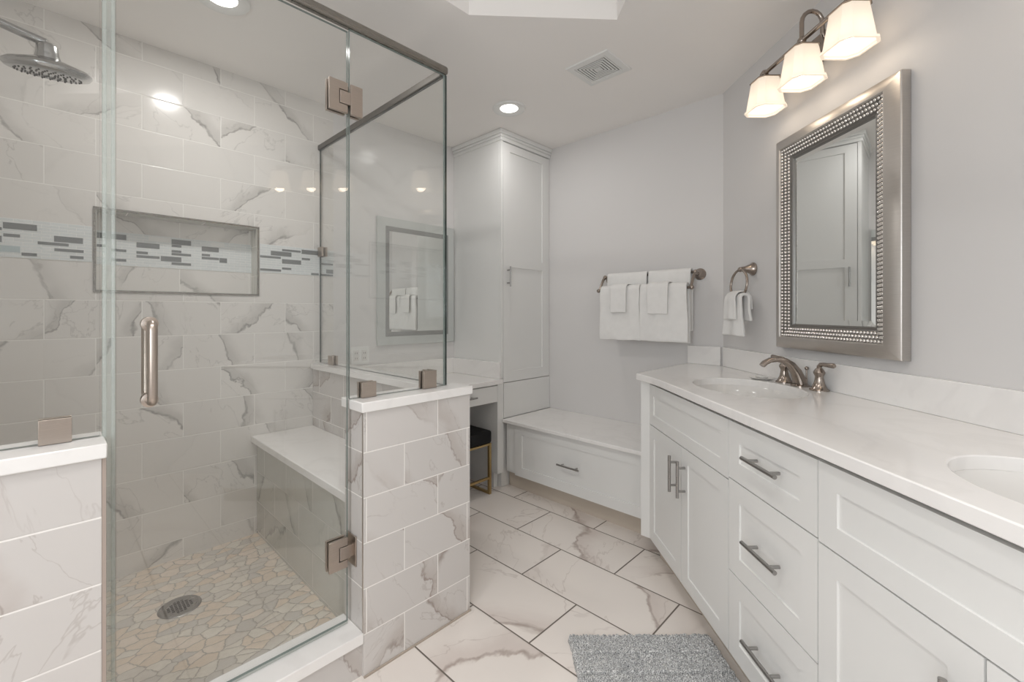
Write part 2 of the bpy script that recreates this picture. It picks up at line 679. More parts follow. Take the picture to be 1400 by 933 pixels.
def uvbox(off=(0, 0), k=(1, 1), flip=False):
    def f(co, n):
        if abs(n.z) > 0.7:
            return (co.x + off[0], co.y + off[1])
        if abs(n.y) > abs(n.x):
            return (co.x + off[0], co.z + off[1])
        return (co.y + off[0], co.z + off[1])
    return f


vcorner = VI(2.70, 0.858)
room = [(2.90, YB + .12), (XL - .1, YB + .12), (XL - .1, YR - .1), V(4.0, -0.1, 0)[:2], V(-0.2, -0.1, 0)[:2]]
# floor: v grout lines run along y
struct('floor', MB().prism(room, -0.06, 0.0), M['tile_floor'],
       uv=lambda co, n: (co.y - 1.349 - 0.6 * 6, co.x - 1.5265 + 0.3005 * 10))
# shower pan
struct('floor_shower', MB().box(XS, 1.09, 1.465, YB, 0.0, 0.012), M['stone'], origin=(0, 0, 0))

# ceiling with the raised tray
ta, tb = (1.239, 1.39), (1.704, 0.965)
tc1 = (tb[0] + 2.15 * WX, tb[1] + 2.15 * WY)
tray = [ta, tb, tc1, (-0.35, -1.15), (-0.95, -0.55), (-0.95, 1.39)]
mb = MB().slab(room, [tray], CEIL, CEIL + 0.05, I)
mb.slab(tray, [], 2.651, 2.70, I)
n_ = len(tray)
for i in range(n_):
    a, c = tray[i], tray[(i + 1) % n_]
    q = mb.verts([(a[0], a[1], CEIL + .05), (c[0], c[1], CEIL + .05), (c[0], c[1], 2.651), (a[0], a[1], 2.651)])
    mb.face(q)
struct('ceiling', mb, M['ceil'])

# tiled back wall with the niche
nx0, nx1, nz0, nz1, nd = 0.142, 0.79, 1.30, 1.655, 0.09
MZ0, MZ1 = 1.42, 1.575
XT = 1.215
TB = lambda a, b, t: (a, YB + t, b)


def uv_back(co, n):
    z = co.z
    if z > 1.5:
        v = (z - 1.572) / 0.1585 + 20
    else:
        v = (z - 1.42) / 0.1645 + 19
    if abs(n.y) > 0.5:
        u = co.x
    elif abs(n.x) > 0.5:
        u = co.y
    else:
        u, v = co.x, (co.y - 2.0) / .16
    return (u + 0.016 + 0.1585 + 0.317 * 10, v * 0.16 + 0.0001)


mb = MB()
lines_z = [0, 1.42, 1.572, CEIL]
mb.slab([(XS, 0), (XT, 0), (XT, 1.42), (nx1, 1.42), (nx1, nz0), (nx0, nz0), (nx0, 1.42), (XS, 1.42)], [], 0.1, 0.0, TB)
mb.slab([(XS, 1.572), (nx0, 1.572), (nx0, nz1), (nx1, nz1), (nx1, 1.572), (XT, 1.572), (XT, CEIL), (XS, CEIL)], [], 0.1, 0.0, TB)
mb.slab([(XS, 1.42), (nx0, 1.42), (nx0, 1.572), (XS, 1.572)], [], 0.1, 0.0, TB)
mb.slab([(nx1, 1.42), (XT, 1.42), (XT, 1.572), (nx1, 1.572)], [], 0.1, 0.0, TB)
# niche back in two parts so the courses follow the wall
for z0, z1 in ((nz0, 1.42), (1.42, 1.5), (1.5001, nz1)):
    mb.face(mb.verts([(nx0, YB + nd, z0), (nx1, YB + nd, z0), (nx1, YB + nd, z1), (nx0, YB + nd, z1)]))
back = struct('wall_back', mb, M['tile_back'], uv=uv_back)

# mosaic band (surface finish of the wall), dark pieces where the photograph shows them
mb = MB()
T6 = FY(YB)
uvm = lambda co, n: (co.x + 3 + 0.013 * math.floor(co.z * 5), co.z - MZ0 + 0.0129 * 8)
for a0, a1 in ((XS + .001, nx0 - .012), (nx1 + .012, XT)):
    mb.box(a0, a1, -0.001, 0.002, MZ0, MZ1, T6)
mb.box(nx0 + .002, nx1 - .002, -nd, -nd + .002, MZ0, MZ1, T6)
obj('mosaic_band', mb, M['band'], back, uv=uvm)


def pieces(lst, d, mat, name):
    mb = MB()
    for a0, a1, zc, hh in lst:
        mb.box(a0, a1, d, d + .0012, zc - hh / 2, zc + hh / 2, T6)
    obj(name, mb, mat, back)


TK, TN = 0.0245, 0.0118
DARK_W = [(-0.129, -0.036, 1.545, TK), (-0.128, -0.083, 1.507, TN), (-0.034, 0.057, 1.486, TN), (0.013, 0.101, 1.508, TK),
          (0.014, 0.103, 1.463, TN), (0.061, 0.103, 1.436, TN), (-0.079, -0.036, 1.436, TN), (-0.18, -0.132, 1.53, TN), (-0.18, -0.132, 1.49, TK),
          (0.858, 0.968, 1.530, TK), (0.917, 1.02, 1.552, TN), (1.025, 1.125, 1.553, TK), (0.803, 0.910, 1.507, TN),
          (0.917, 1.022, 1.489, TK), (1.026, 1.073, 1.512, TN), (1.130, 1.212, 1.492, TN), (0.803, 0.912, 1.436, TN),
          (0.917, 0.967, 1.449, TN), (1.080, 1.125, 1.428, TN), (1.131, 1.212, 1.426, TN), (1.170, 1.213, 1.449, TK)]
DARK_N = [(0.20, 0.253, 1.552, TK), (0.29, 0.378, 1.523, TK), (0.426, 0.507, 1.553, TK), (0.426, 0.466, 1.533, TN), (0.29, 0.333, 1.487, TN),
          (0.426, 0.466, 1.506, TN), (0.29, 0.378, 1.469, TN), (0.426, 0.507, 1.492, TN), (0.383, 0.466, 1.466, TK), (0.553, 0.630, 1.531, TK),
          (0.553, 0.590, 1.500, TN), (0.553, 0.631, 1.484, TN), (0.633, 0.668, 1.478, TK), (0.426, 0.507, 1.445, TN), (0.20, 0.253, 1.490, TN),
          (0.20, 0.253, 1.445, TN), (0.145, 0.18, 1.552, TK), (0.145, 0.18, 1.505, TN)]
pieces(DARK_W, 0.0018, M['mosaic_dark'], 'grey_mosaic_pieces')
pieces([(-0.18, -0.083, 1.453, TK)], 0.0018, M['mosaic_blue'], 'blue_mosaic_piece')
pieces(DARK_N, -nd + 0.0018, M['mosaic_dark'], 'grey_mosaic_pieces')
pieces([(0.336, 0.423, 1.559, TK), (0.592, 0.655, 1.558, TK), (0.145, 0.18, 1.465, TK)], -nd + 0.0018, M['mosaic_white'], 'white_mosaic_pieces')
# metal edge of the niche and its lining
mb = MB().frame(nx0 - .009, nx1 + .009, nz0 - .009, nz1 + .009, [(0, -0.002), (0, 0.004), (.009, 0.004), (.009, -.002)], T6)
obj('niche_edge_trim', mb, M['rail'], back)
mb = MB()
mb.box(nx0, nx0 + .003, -nd, 0, nz0, nz1, T6)
mb.box(nx1 - .003, nx1, -nd, 0, nz0, nz1, T6)
mb.box(nx0, nx1, -nd, 0, nz0, nz0 + .003, T6)
mb.box(nx0, nx1, -nd, 0, nz1 - .003, nz1, T6)
obj('niche_lining', mb, M['tile_bench'], back, uv=uvbox((5, 5)))

struct('wall_desk', MB().box(XT, XW + .1, YB, YB + .1, 0, CEIL), M['paint'])
struct('wall_towel', MB().box(XW, XW + .1, 0.80, YB, 0, CEIL), M['paint'])
mb = MB().prism([(vcorner[0] - 0.1, 0), (3.9, 0), (3.9, -0.1), (vcorner[0] - 0.1, -0.1)], 0, CEIL, V)
struct('wall_vanity', mb, M['paint'])
struct('wall_shower', MB().box(XS - .1, XS, 1.465, YB, 0, CEIL), M['tile_back'], uv=uvbox((3, 3)))
struct('wall_front', MB().box(XL, XS, 1.334, 1.465, 0, CEIL), M['paint'])
# unseen wall, its window added to bring in fill light
mb = MB().slab([(YR, 0), (1.334, 0), (1.334, CEIL), (YR, CEIL)], [[(-0.6, .85), (0.5, .85), (0.5, 2.05), (-0.6, 2.05)]], XL - .1, XL, lambda a, b, t: (t, a, b))
struct('wall_left', mb, M['paint'])
mb = MB()
TXL = lambda a, d, z: (XL + d, a, z)
mb.frame(-0.68, 0.58, 0.77, 2.13, [(0, 0), (0, .02), (.08, .02), (.08, -.06), (.11, -.06), (.11, -.09), (.07, -.09), (.07, 0)], TXL)
wf = struct('fill_window_1', mb, M['lacquer'], bevel=0.002)
mb = MB().box(-0.58, 0.48, -.078, -.072, .87, 2.03, TXL)
obj('fill_window_pane', mb, M['glass'], wf)
mb = MB().slab([(XL - .1, 0), (0.0, 0), (0.0, CEIL), (XL - .1, CEIL)], [[(-1.15, .85), (-0.35, .85), (-0.35, 2.05), (-1.15, 2.05)]], YR - .1, YR, lambda a, b, t: (a, t, b))
struct('wall_rear', mb, M['paint'])
TYR = lambda a, d, z: (a, YR + d, z)
mb = MB().frame(-1.23, -0.27, 0.77, 2.13, [(0, 0), (0, .02), (.08, .02), (.08, -.06), (.11, -.06), (.11, -.09), (.07, -.09), (.07, 0)], TYR)
wf = struct('fill_window_2', mb, M['lacquer'], bevel=0.002)  # second unseen window, added for its fill light
obj('fill_window_pane', MB().box(-1.13, -0.37, -.078, -.072, .87, 2.03, TYR), M['glass'], wf)

# half walls, with their quartz caps
uvh = lambda co, n: ((co.x if abs(n.y) > abs(n.x) else co.y) - 1.032 + 0.295 * 10, co.z - 0.8885 + 0.1495 * 11)
mb = MB().prism([(0.727, 1.334), (1.195, 1.334), (1.195, YB), (1.09, YB), (1.09, 1.465), (0.727, 1.465)], 0, 0.872)
hw = struct('wall_half', mb, M['tile_half'], uv=uvh, bevel=0.0015)
mb = MB().prism([(0.717, 1.325), (1.203, 1.325), (1.203, YB - .001), (1.075, YB - .001), (1.075, 1.474), (0.717, 1.474)], 0.8725, 0.906)
obj('wall_cap', mb, M['quartz'], hw, bevel=0.003)
mb = MB().box(0.7235, 0.7268, 1.3345, 1.339, 0.148, 0.872)
obj('corner_trim', mb, M['nickel'], hw)
hl = struct('wall_half_shower', MB().box(XS - .001, 0.083, 1.334, 1.465, 0, 0.872), M['tile_long'],
            uv=lambda co, n: ((co.x if abs(n.y) > abs(n.x) else co.y) - 0.0835 + 0.60 * 10, co.z - 0.8885 + 0.1495 * 20), bevel=0.0015)
obj('wall_cap', MB().box(XS, 0.092, 1.325, 1.474, 0.8725, 0.906), M['quartz'], hl, bevel=0.003)
obj('corner_trim', MB().box(0.0832, 0.0905, 1.3345, 1.40, 0.15, 0.872), plain('taupe_trim', srgb(168, 154, 145), 0.4), hl)
obj('caulk_line', MB().box(0.727, 1.196, 1.328, 1.3335, 0.0003, 0.006), plain('beige_caulk', srgb(176, 164, 152), 0.8), hw)
cb = struct('trim_1', MB().box(0.083, 0.727, 1.346, 1.462, 0, 0.112), M['tile_half'],
            uv=lambda co, n: (co.x - 0.60 + 2.95, co.z + 1.3455), origin=(0.4, 1.4, 0))
obj('curb_cap', MB().box(0.0835, 0.7265, 1.332, 1.472, 0.1125, 0.149), M['quartz'], cb, bevel=0.003)

# ------------------------------------------------------------------ bar pull
def pull(parent, p0, p1, out, r=0.006, T=I, post=0.03, mat='steel', inset=0.18):
    """a bar from p0 to p1 (already standing off), with two posts back along -out"""
    mb = MB()
    a, c = Vector(T(*p0)), Vector(T(*p1))
    mb.tube([tuple(a), tuple(c)], r, 14)
    o = Vector(out).normalized()
    for f in (inset, 1 - inset):
        p = a.lerp(c, f)
        mb.tube([tuple(p), tuple(p - o * post)], r * 0.8, 10)
    return obj('handle', mb, M[mat], parent, smooth=True)


NOUT = (NX, NY, 0)

# ------------------------------------------------------------------ vanity cabinet
van = thing('vanity_cabinet', 'long white shaker vanity cabinet with drawers and doors under the quartz countertop', 'cabinet', V(1.2, 0.28, 0))
wend = 2.2
p1, p2, p3 = VI(XW - .002, 1.03), VI(2.056, 1.03), VI(2.056, 0.992)
car = [p1, p2, p3, (0.335, 0.530), (wend, 0.530), (wend, 0.004), (vcorner[0] + .01, 0.004)]
obj('carcass', MB().prism(car, 0.105, 0.70, V), M['lacquer'], van)
mb = MB()
mb.box(0.335, wend, 0.505, 0.530, 0.70, 0.825, V)
mb.box(wend - .02, wend, 0.01, 0.505, 0.70, 0.866, V)
obj('face_rail', mb, M['lacquer'], van)
mb = MB().prism([(XW - .002, 1.03), (2.056, 1.03), (2.056, 0.985), (2.078, 0.985), (2.078, 1.012), (XW - .002, 1.012)], 0.70, 0.866)
mb.prism([(2.0535, 1.0315), (2.0535, 0.985), (2.056, 0.985), (2.056, 1.0315)], 0.105, 0.866)
obj('end_panel', mb, M['lacquer'], van)
tk = [VI(XW - .01, 0.96), VI(2.11, 0.96), (0.41, 0.48), (wend, 0.48), (wend, 0.02), (0.05, 0.02)]
obj('toe_kick', MB().prism(tk, 0.0, 0.105, V), M['toe'], van)


def front(name, w0, w1, z0, z1, rail=0.055, parent=van):
    mb = MB().shaker(w0, w1, z0, z1, 0.531, 0.550, rail, 0.0045, V)
    return obj(name, mb, M['lacquer'], parent)


GP = 0.0022
front('false_front', 0.325, 1.043 - GP, 0.663, 0.8545, 0.05)
front('false_front', 1.437 + GP, 2.14, 0.667, 0.8545, 0.055)
d = front('door', 0.325, 0.686 - GP, 0.108, 0.663 - 2 * GP)
pull(d, (0.646, 0.583, 0.610), (0.646, 0.583, 0.462), NOUT, T=V)
d = front('door', 0.686 + GP, 1.043 - GP, 0.108, 0.663 - 2 * GP)
pull(d, (0.725, 0.583, 0.612), (0.725, 0.583, 0.468), NOUT, T=V)
for z0, z1, hz in ((0.672, 0.8545, 0.774), (0.376, 0.668, 0.526), (0.108, 0.372, 0.236)):
    d = front('drawer', 1.043 + GP, 1.437 - GP, z0, z1, 0.06)
    pull(d, (1.176, 0.583, hz), (1.330, 0.583, hz), NOUT, T=V)
d = front('door', 1.437 + GP, 1.790 - GP, 0.108, 0.663)
pull(d, (1.757, 0.583, 0.605), (1.757, 0.583, 0.46), NOUT, T=V)
d = front('door', 1.790 + GP, 2.14, 0.108, 0.663)
pull(d, (1.825, 0.583, 0.605), (1.825, 0.583, 0.46), NOUT, T=V)

# countertop with the two bowl cut-outs
def ell(w, n, a, b, k=48):
    return [(w + a * math.cos(2 * PI * i / k), n + b * math.sin(2 * PI * i / k)) for i in range(k)]


SINKS = [(0.68, 0.285, 0.245, 0.185), (1.79, 0.295, 0.245, 0.185)]
ct = [VI(XW - .001, 0.8605), VI(XW - .001, 1.052), VI(2.062, 1.052)]
ct += [(0.282, 0.603), (0.292, 0.601), (0.33, 0.591), (0.38, 0.581), (0.43, 0.573), (0.50, 0.568), (wend + .01, 0.567), (wend + .01, 0.0012)]
top = obj('countertop', MB().slab(ct, [ell(*s) for s in SINKS], 0.8685, 0.9, V), M['quartz'], bevel=0.003)
tag(top, 'white quartz vanity countertop with two oval bowl cut-outs', 'countertop')
mb = MB().prism([(vcorner[0] + .02, 0.0006), (wend + .01, 0.0006), (wend + .01, 0.019), (vcorner[0] + .028, 0.019)], 0.9002, 1.007, V)
obj('backsplash', mb, M['quartz'], top, bevel=0.002)
mb = MB().box(0.868, 1.052, 0.0006, 0.019, 0.9002, 1.006, FX(XW))
obj('side_splash', mb, M['quartz'], top, bevel=0.002)

for i, (w, n, a, b) in enumerate(SINKS):
    mb = MB()
    prof = [(1.045, 0.868), (1.03, 0.866), (0.98, 0.840), (0.90, 0.795), (0.74, 0.755), (0.5, 0.738), (0.2, 0.733), (0.09, 0.732)]
    rings = []
    for f, z in prof:
        rings.append(mb.verts([(p[0], p[1], z) for p in ell(w, n, a * f, b * f, 40)], V))
    for r0, r1 in zip(rings, rings[1:]):
        for k in range(40):
            mb.face([r0[k], r0[(k + 1) % 40], r1[(k + 1) % 40], r1[k]])
    mb.face(rings[-1])
    s = obj('sink_basin', mb, M['porcelain'], smooth=True)
    sm = s.modifiers.new('thick', 'SOLIDIFY')
    sm.thickness = 0.008
    sm.offset = -1
    tag(s, ['white oval undermount sink bowl below the curved faucet', 'white oval undermount sink bowl cut off at the picture edge, far from the faucet'][i], 'sink')
    mb = MB().lathe([(0.0, 0.004), (0.022, 0.004), (0.028, 0.001), (0.028, 0.0)], (w, n, 0.7325), T=V)
    obj('drain', mb, M['faucet'], s, smooth=True)

# ------------------------------------------------------------------ faucet
fau = thing('faucet', 'brushed nickel widespread faucet with arched spout and two lever handles behind the oval sink', 'faucet', V(0.665, 0.055, 0.9))
mb = MB()
# flared spout: a band that rises, arches over and narrows to the tip
path = [(0.040, 0.904), (0.046, 0.930), (0.058, 0.958), (0.078, 0.985), (0.105, 1.003), (0.135, 1.010), (0.165, 1.006), (0.186, 0.996), (0.198, 0.984)]
wid = [0.030, 0.024, 0.020, 0.017, 0.0155, 0.0145, 0.014, 0.014, 0.014]
thk = [0.022, 0.021, 0.019, 0.016, 0.013, 0.011, 0.010, 0.010, 0.009]
rings = []
for i, (n, z) in enumerate(path):
    a = path[max(i - 1, 0)]
    c = path[min(i + 1, len(path) - 1)]
    tx, tz = c[0] - a[0], c[1] - a[1]
    l = math.hypot(tx, tz)
    ox, oz = -tz / l, tx / l
    ring = []
    for k in range(16):
        an = 2 * PI * k / 16
        e = 0.75
        cw = math.copysign(abs(math.cos(an)) ** e, math.cos(an)) * wid[i]
        cs = math.copysign(abs(math.sin(an)) ** e, math.sin(an)) * thk[i]
        ring.append((0.665 + cw, n + ox * cs + 0.012, z + oz * cs))
    rings.append(mb.verts(ring, V))
for r0, r1 in zip(rings, rings[1:]):
    for k in range(16):
        mb.face([r0[k], r0[(k + 1) % 16], r1[(k + 1) % 16], r1[k]])
mb.face(rings[0])
mb.face(rings[-1])
mb.lathe([(0.034, 0.0), (0.034, 0.004), (0.028, 0.009), (0.0, 0.009)], (0.665, 0.053, 0.9003), T=V)
obj('spout', mb, M['faucet'], fau, smooth=True)
mb = MB().tube([(0.665, 0.026, 0.902), (0.665, 0.026, 0.968)], 0.0035, 10, V).ball((0.665, 0.026, 0.973), 0.008, V, 2)
obj('lift_rod', mb, M['faucet'], fau, smooth=True)
for sgn, w in ((-1, 0.565), (1, 0.770)):
    mb = MB().lathe([(0.033, 0.0), (0.033, 0.004), (0.026, 0.010), (0.018, 0.028), (0.0135, 0.052), (0.0145, 0.056), (0.0185, 0.064), (0.020, 0.070),
                     (0.0165, 0.077), (0.011, 0.086), (0.0, 0.088)], (w, 0.052, 0.9003), T=V)
    h = obj('handle_base', mb, M['faucet'], fau, smooth=True)
    L = 0.075
    mb = MB().tube([(w, 0.052, 0.978), (w, 0.052, 0.993), (w + sgn * .008, 0.052, 1.001), (w + sgn * .022, 0.053, 1.003),
                    (w + sgn * .05, 0.054, 1.003), (w + sgn * L, 0.055, 1.004), (w + sgn * (L + .006), 0.055, 1.004)],
                   [0.009, 0.0085, 0.008, 0.0075, 0.0085, 0.0095, 0.006], 12, V)
    obj('lever', mb, M['faucet'], h, smooth=True)

# small wrapped soap on a dish beside the faucet
soap = thing('soap_dish', 'small pale dish with wrapped soap on the countertop beside the faucet', 'soap dish', V(0.475, 0.095, 0.9))
mb = MB()
for k in range(1):
    prof = [(0.0, 0.0), (0.03, 0.0), (0.045, 0.004), (0.052, 0.008), (0.050, 0.009), (0.043, 0.006), (0.0, 0.005)]
    mb.lathe(prof, (0.475, 0.095, 0.9003), T=V)
obj('dish', mb, M['porcelain'], soap, smooth=True)
mb = MB().box(0.452, 0.498, 0.08, 0.112, 0.9065, 0.917, V)
obj('soap_bar', mb, M['porcelain'], soap, bevel=0.004, seg=3)

# ------------------------------------------------------------------ vanity mirror
W0, W1, Z0, Z1 = 0.478, 1.092, 1.048, 1.965
vm = thing('vanity_mirror', 'large rectangular mirror in silver frame with beaded inner border above the vanity', 'mirror', V((W0 + W1) / 2, 0.002, Z0))
mb = MB().frame(W0, W1, Z0, Z1, [(0, 0.001), (0, 0.030), (0.003, 0.033), (0.044, 0.050), (0.047, 0.050), (0.050, 0.044), (0.05, 0.001)], V)
obj('frame', mb, M['nickel'], vm, bevel=0.001)
mb = MB().frame(W0, W1, Z0, Z1, [(0.0495, 0.002), (0.0495, 0.043), (0.094, 0.024), (0.100, 0.026), (0.104, 0.022), (0.104, 0.002)], V)
obj('inner_border', mb, plain('bead_gap_dark', srgb(136, 134, 131), 0.4, 1.0), vm)  # border colour darkened to make dark gaps between the beads
mb = MB()
for row in range(3):
    dd = 0.0565 + row * 0.0135
    hh = 0.0405 - row * 0.0058
    a0, a1, b0, b1 = W0 + dd, W1 - dd, Z0 + dd, Z1 - dd
    na, nb = int((a1 - a0) / 0.0142), int((b1 - b0) / 0.0142)
    pts = [(a0 + (a1 - a0) * k / na, z) for z in (b0, b1) for k in range(na + 1)]
    pts += [(a, b0 + (b1 - b0) * k / nb) for a in (a0, a1) for k in range(1, nb)]
    for a, z in pts:
        mb.ball((a, hh, z), 0.0063, V, 2)
obj('beaded_trim', mb, plain('bright_bead', srgb(228, 225, 221), 0.16, 1.0), vm, smooth=True)
mb = MB()
e = 0.104
o = mb.verts([(W0 + e, .018, Z0 + e), (W1 - e, .018, Z0 + e), (W1 - e, .018, Z1 - e), (W0 + e, .018, Z1 - e)], V)
e2 = 0.124
i_ = mb.verts([(W0 + e2, .020, Z0 + e2), (W1 - e2, .020, Z0 + e2), (W1 - e2, .020, Z1 - e2), (W0 + e2, .020, Z1 - e2)], V)
for k in range(4):
    mb.face([o[k], o[(k + 1) % 4], i_[(k + 1) % 4], i_[k]])
mb.face(i_)
bk = mb.verts([(W0 + e, .004, Z0 + e), (W1 - e, .004, Z0 + e), (W1 - e, .004, Z1 - e), (W0 + e, .004, Z1 - e)], V)
for k in range(4):
    mb.face([o[k], o[(k + 1) % 4], bk[(k + 1) % 4], bk[k]])
mb.face(bk)
obj('mirror_glass', mb, M['mirror'], vm)

# ------------------------------------------------------------------ vanity light
def octring(w, n, hs, ch, z):
    a, c = hs, hs - ch
    return [(w + x, n + y, z) for x, y in ((-c, -a), (c, -a), (a, -c), (a, c), (c, a), (-c, a), (-a, c), (-a, -c))]


def vanity_lamp(wc, label):
    vl = thing('vanity_light', label, 'wall lamp', V(wc, 0.0, 2.2))
    LN, LZ = 0.125, 2.245
    mb = MB().box(wc - 0.1, wc + 0.1, 0.001, 0.020, 2.195, 2.305, V)
    obj('backplate', mb, M['faucet'], vl, bevel=0.006)
    mb = MB()
    arc = [(wc, 0.018, 2.25), (wc, 0.035, 2.255), (wc, 0.045, 2.275)]
    for k in range(9):
        an = PI - PI * k / 8
        arc.append((wc, 0.085 + 0.040 * math.cos(an), 2.315 + 0.045 * math.sin(an)))
    arc += [(wc, LN, LZ)]
    mb.tube(arc, 0.008, 12, V)
    mb.lathe([(0.022, 0.0), (0.022, 0.006), (0.012, 0.016), (0.0, 0.018)], (wc, 0.02, 2.25), axis=NOUT, T=V)
    obj('arm', mb, M['faucet'], vl, smooth=True)
    mb = MB().tube([(wc - 0.242, LN, LZ), (wc + 0.242, LN, LZ)], 0.0085, 14, V)
    for w in (wc - 0.242, wc + 0.242):
        mb.ball((w, LN, LZ), 0.014, V, 2)
    for w in (wc - 0.232, wc, wc + 0.232):
        mb.ball((w, LN, LZ), 0.016, V, 2)
    obj('bar', mb, M['faucet'], vl, smooth=True)


    for w in (wc - 0.227, wc, wc + 0.227):
        mb = MB()
        rr = [octring(w, LN, h, h * .35, z) for h, z in ((0.010, 2.243), (0.014, 2.228), (0.030, 2.218), (0.050, 2.212), (0.050, 2.209))]
        rs = [mb.verts(r, V) for r in rr]
        for r0, r1 in zip(rs, rs[1:]):
            for k in range(8):
                mb.face([r0[k], r0[(k + 1) % 8], r1[(k + 1) % 8], r1[k]])
        mb.face(rs[0])
        mb.face(rs[-1])
        sh = obj('shade_holder', mb, M['faucet'], vl)
        mb = MB()
        rr = [octring(w, LN, h, h * .38, z) for h, z in ((0.046, 2.208), (0.0465, 2.207), (0.062, 2.092), (0.068, 2.088), (0.068, 2.080), (0.060, 2.080))]
        rs = [mb.verts(r, V) for r in rr]
        for r0, r1 in zip(rs, rs[1:]):
            for k in range(8):
                mb.face([r0[k], r0[(k + 1) % 8], r1[(k + 1) % 8], r1[k]])
        mb.face(rs[0])
        obj('shade', mb, M['shade'], vl)
        mb = MB().ball((w, LN, 2.135), 0.026, V, 2)
        obj('bulb', mb, M['bulb'], vl, smooth=True)
        l = bpy.data.lights.new('lamp_glow', 'POINT')
        l.energy = 0.42
        l.color = (1.0, 0.84, 0.66)
        l.shadow_soft_size = 0.03
        lo = bpy.data.objects.new('lamp_glow', l)
        COL.objects.link(lo)
        lo.location = V(w, LN, 2.10)


vanity_lamp(0.777, 'three-shade brushed nickel wall lamp glowing warm above the silver mirror')
vanity_lamp(1.79, 'matching three-shade wall lamp further along the vanity, seen only mirrored in the shower glass')

# ------------------------------------------------------------------ towels and their holders
TBAR = thing('towel_bar', 'double brushed nickel towel bar on the grey wall above the bench', 'towel bar', (XW, 1.28, 1.43))
FZ, FXX = 1.345, XW - 0.145      # front bar
BZ, BXX = 1.437, XW - 0.075      # back bar
YA, YBm = 0.985, 1.575
for y in (YA, YBm):
    mb = MB().lathe([(0.034, 0.0), (0.034, 0.006), (0.026, 0.012), (0.020, 0.022), (0.012, 0.032), (0.011, 0.04)], (XW, y, 1.428), axis=(-1, 0, 0))
    mb.tube([(XW - .03, y, 1.428), (XW - .06, y, 1.433), (BXX, y, BZ), (XW - .10, y, 1.415), (XW - .125, y, 1.375), (FXX, y, FZ)], [.010, .010, .011, .0085, .0085, .009], 12)
    mb.ball((BXX, y, BZ), 0.014, I, 2)
    s = -1 if y == YA else 1
    mb.ball((FXX, y + s * .006, FZ), 0.0135, I, 2)
    obj('bracket', mb, M['faucet'], TBAR, smooth=True)
obj('front_bar', MB().tube([(FXX, YA, FZ), (FXX, YBm, FZ)], 0.008, 12), M['faucet'], TBAR, smooth=True)
obj('back_bar', MB().tube([(BXX, YA, BZ), (BXX, YBm, BZ)], 0.008, 12), M['faucet'], TBAR, smooth=True)


def drape(name, label, cat, group, a0, a1, d0, zt, r, fdrop, bdrop, thick, T, seed, flare=0.0, wob=0.004, folds=0.0, rz=None):
    """cloth folded over a bar: a along the bar, d outward; front falls fdrop below the bar top, back bdrop"""
    mb = MB()
    path = []
    nf = 16
    rz = rz or r
    for k in range(nf + 1):
        path.append((d0 + r, zt - fdrop + (fdrop - rz) * k / nf))
    for k in range(1, 8):
        an = PI * k / 8
        path.append((d0 + r * math.cos(an), zt - rz + rz * math.sin(an)))
    for k in range(nf + 1):
        path.append((d0 - r, zt - rz - (bdrop - rz) * k / nf))
    na = 26
    rows = []
    for i, (d, z) in enumerate(path):
        row = []
        for k in range(na + 1):
            f = k / na
            dz = zt - z
            fl = 1 + flare * min(1, dz / 0.25)
            a = (a0 + a1) / 2 + (a1 - a0) * (f - .5) * fl
            q = Vector((a * 9, z * 6, seed * 3.1 + (5 if d < d0 else 0)))
            o = mnoise.noise(q) * wob * (0.3 + min(1, dz / 0.1)) + mnoise.noise(q * 2.6) * wob * .35
            o += folds * math.sin(f * 9 + seed) * min(1, dz / 0.15) * (1 if d > d0 else .3)
            zz = z + (mnoise.noise(Vector((a * 14, seed, 1.0))) * 0.005 if i in (0, len(path) - 1) else 0)
            row.append((a, d + o, zz))
        rows.append(mb.verts(row, T))
    for r0, r1 in zip(rows, rows[1:]):
        for k in range(na):
            mb.face([r0[k], r0[k + 1], r1[k + 1], r1[k]])
    o = obj(name, mb, M['towel'], smooth=True)
    s = o.modifiers.new('thick', 'SOLIDIFY')
    s.thickness = thick
    s.offset = 0
    b = o.modifiers.new('round', 'BEVEL')
    b.width = thick * .4
    b.segments = 2
    b.limit_method = 'ANGLE'
    return tag(o, label, cat, group)


TW = FX(XW)
fd, bd = XW - FXX, XW - BXX
drape('bath_towel', 'white bath towel on the back bar nearer the tall cabinet, mostly hidden', 'towel', 'bath towels on the double bar', 1.272, 1.548, bd, BZ + .018, .016, .36, .36, .010, TW, 1)
drape('bath_towel', 'white bath towel on the back bar nearer the vanity, mostly hidden', 'towel', 'bath towels on the double bar', 1.005, 1.262, bd, BZ + .019, .017, .37, .36, .010, TW, 2)
drape('bath_towel', 'white folded bath towel hanging from the front bar nearer the tall cabinet', 'towel', 'bath towels on the double bar', 1.285, 1.552, fd, FZ + .021, .018, .335, .33, .017, TW, 3, 0.04, .009, .0015, rz=.020)
drape('bath_towel', 'white folded bath towel hanging from the front bar nearer the vanity', 'towel', 'bath towels on the double bar', 1.000, 1.276, fd, FZ + .022, .019, .335, .34, .017, TW, 4, 0.05, .009, .0015, rz=.020)
drape('washcloth', 'small white washcloth laid over the front towel nearer the tall cabinet', 'washcloth', 'washcloths over the bath towels', 1.360, 1.472, fd, FZ + .036, .042, .178, .16, .007, TW, 5, -0.08, .004, rz=.026)
drape('washcloth', 'small white washcloth laid over the front towel nearer the vanity', 'washcloth', 'washcloths over the bath towels', 1.098, 1.225, fd, FZ + .037, .043, .188, .17, .007, TW, 6, -0.06, .004, rz=.026)

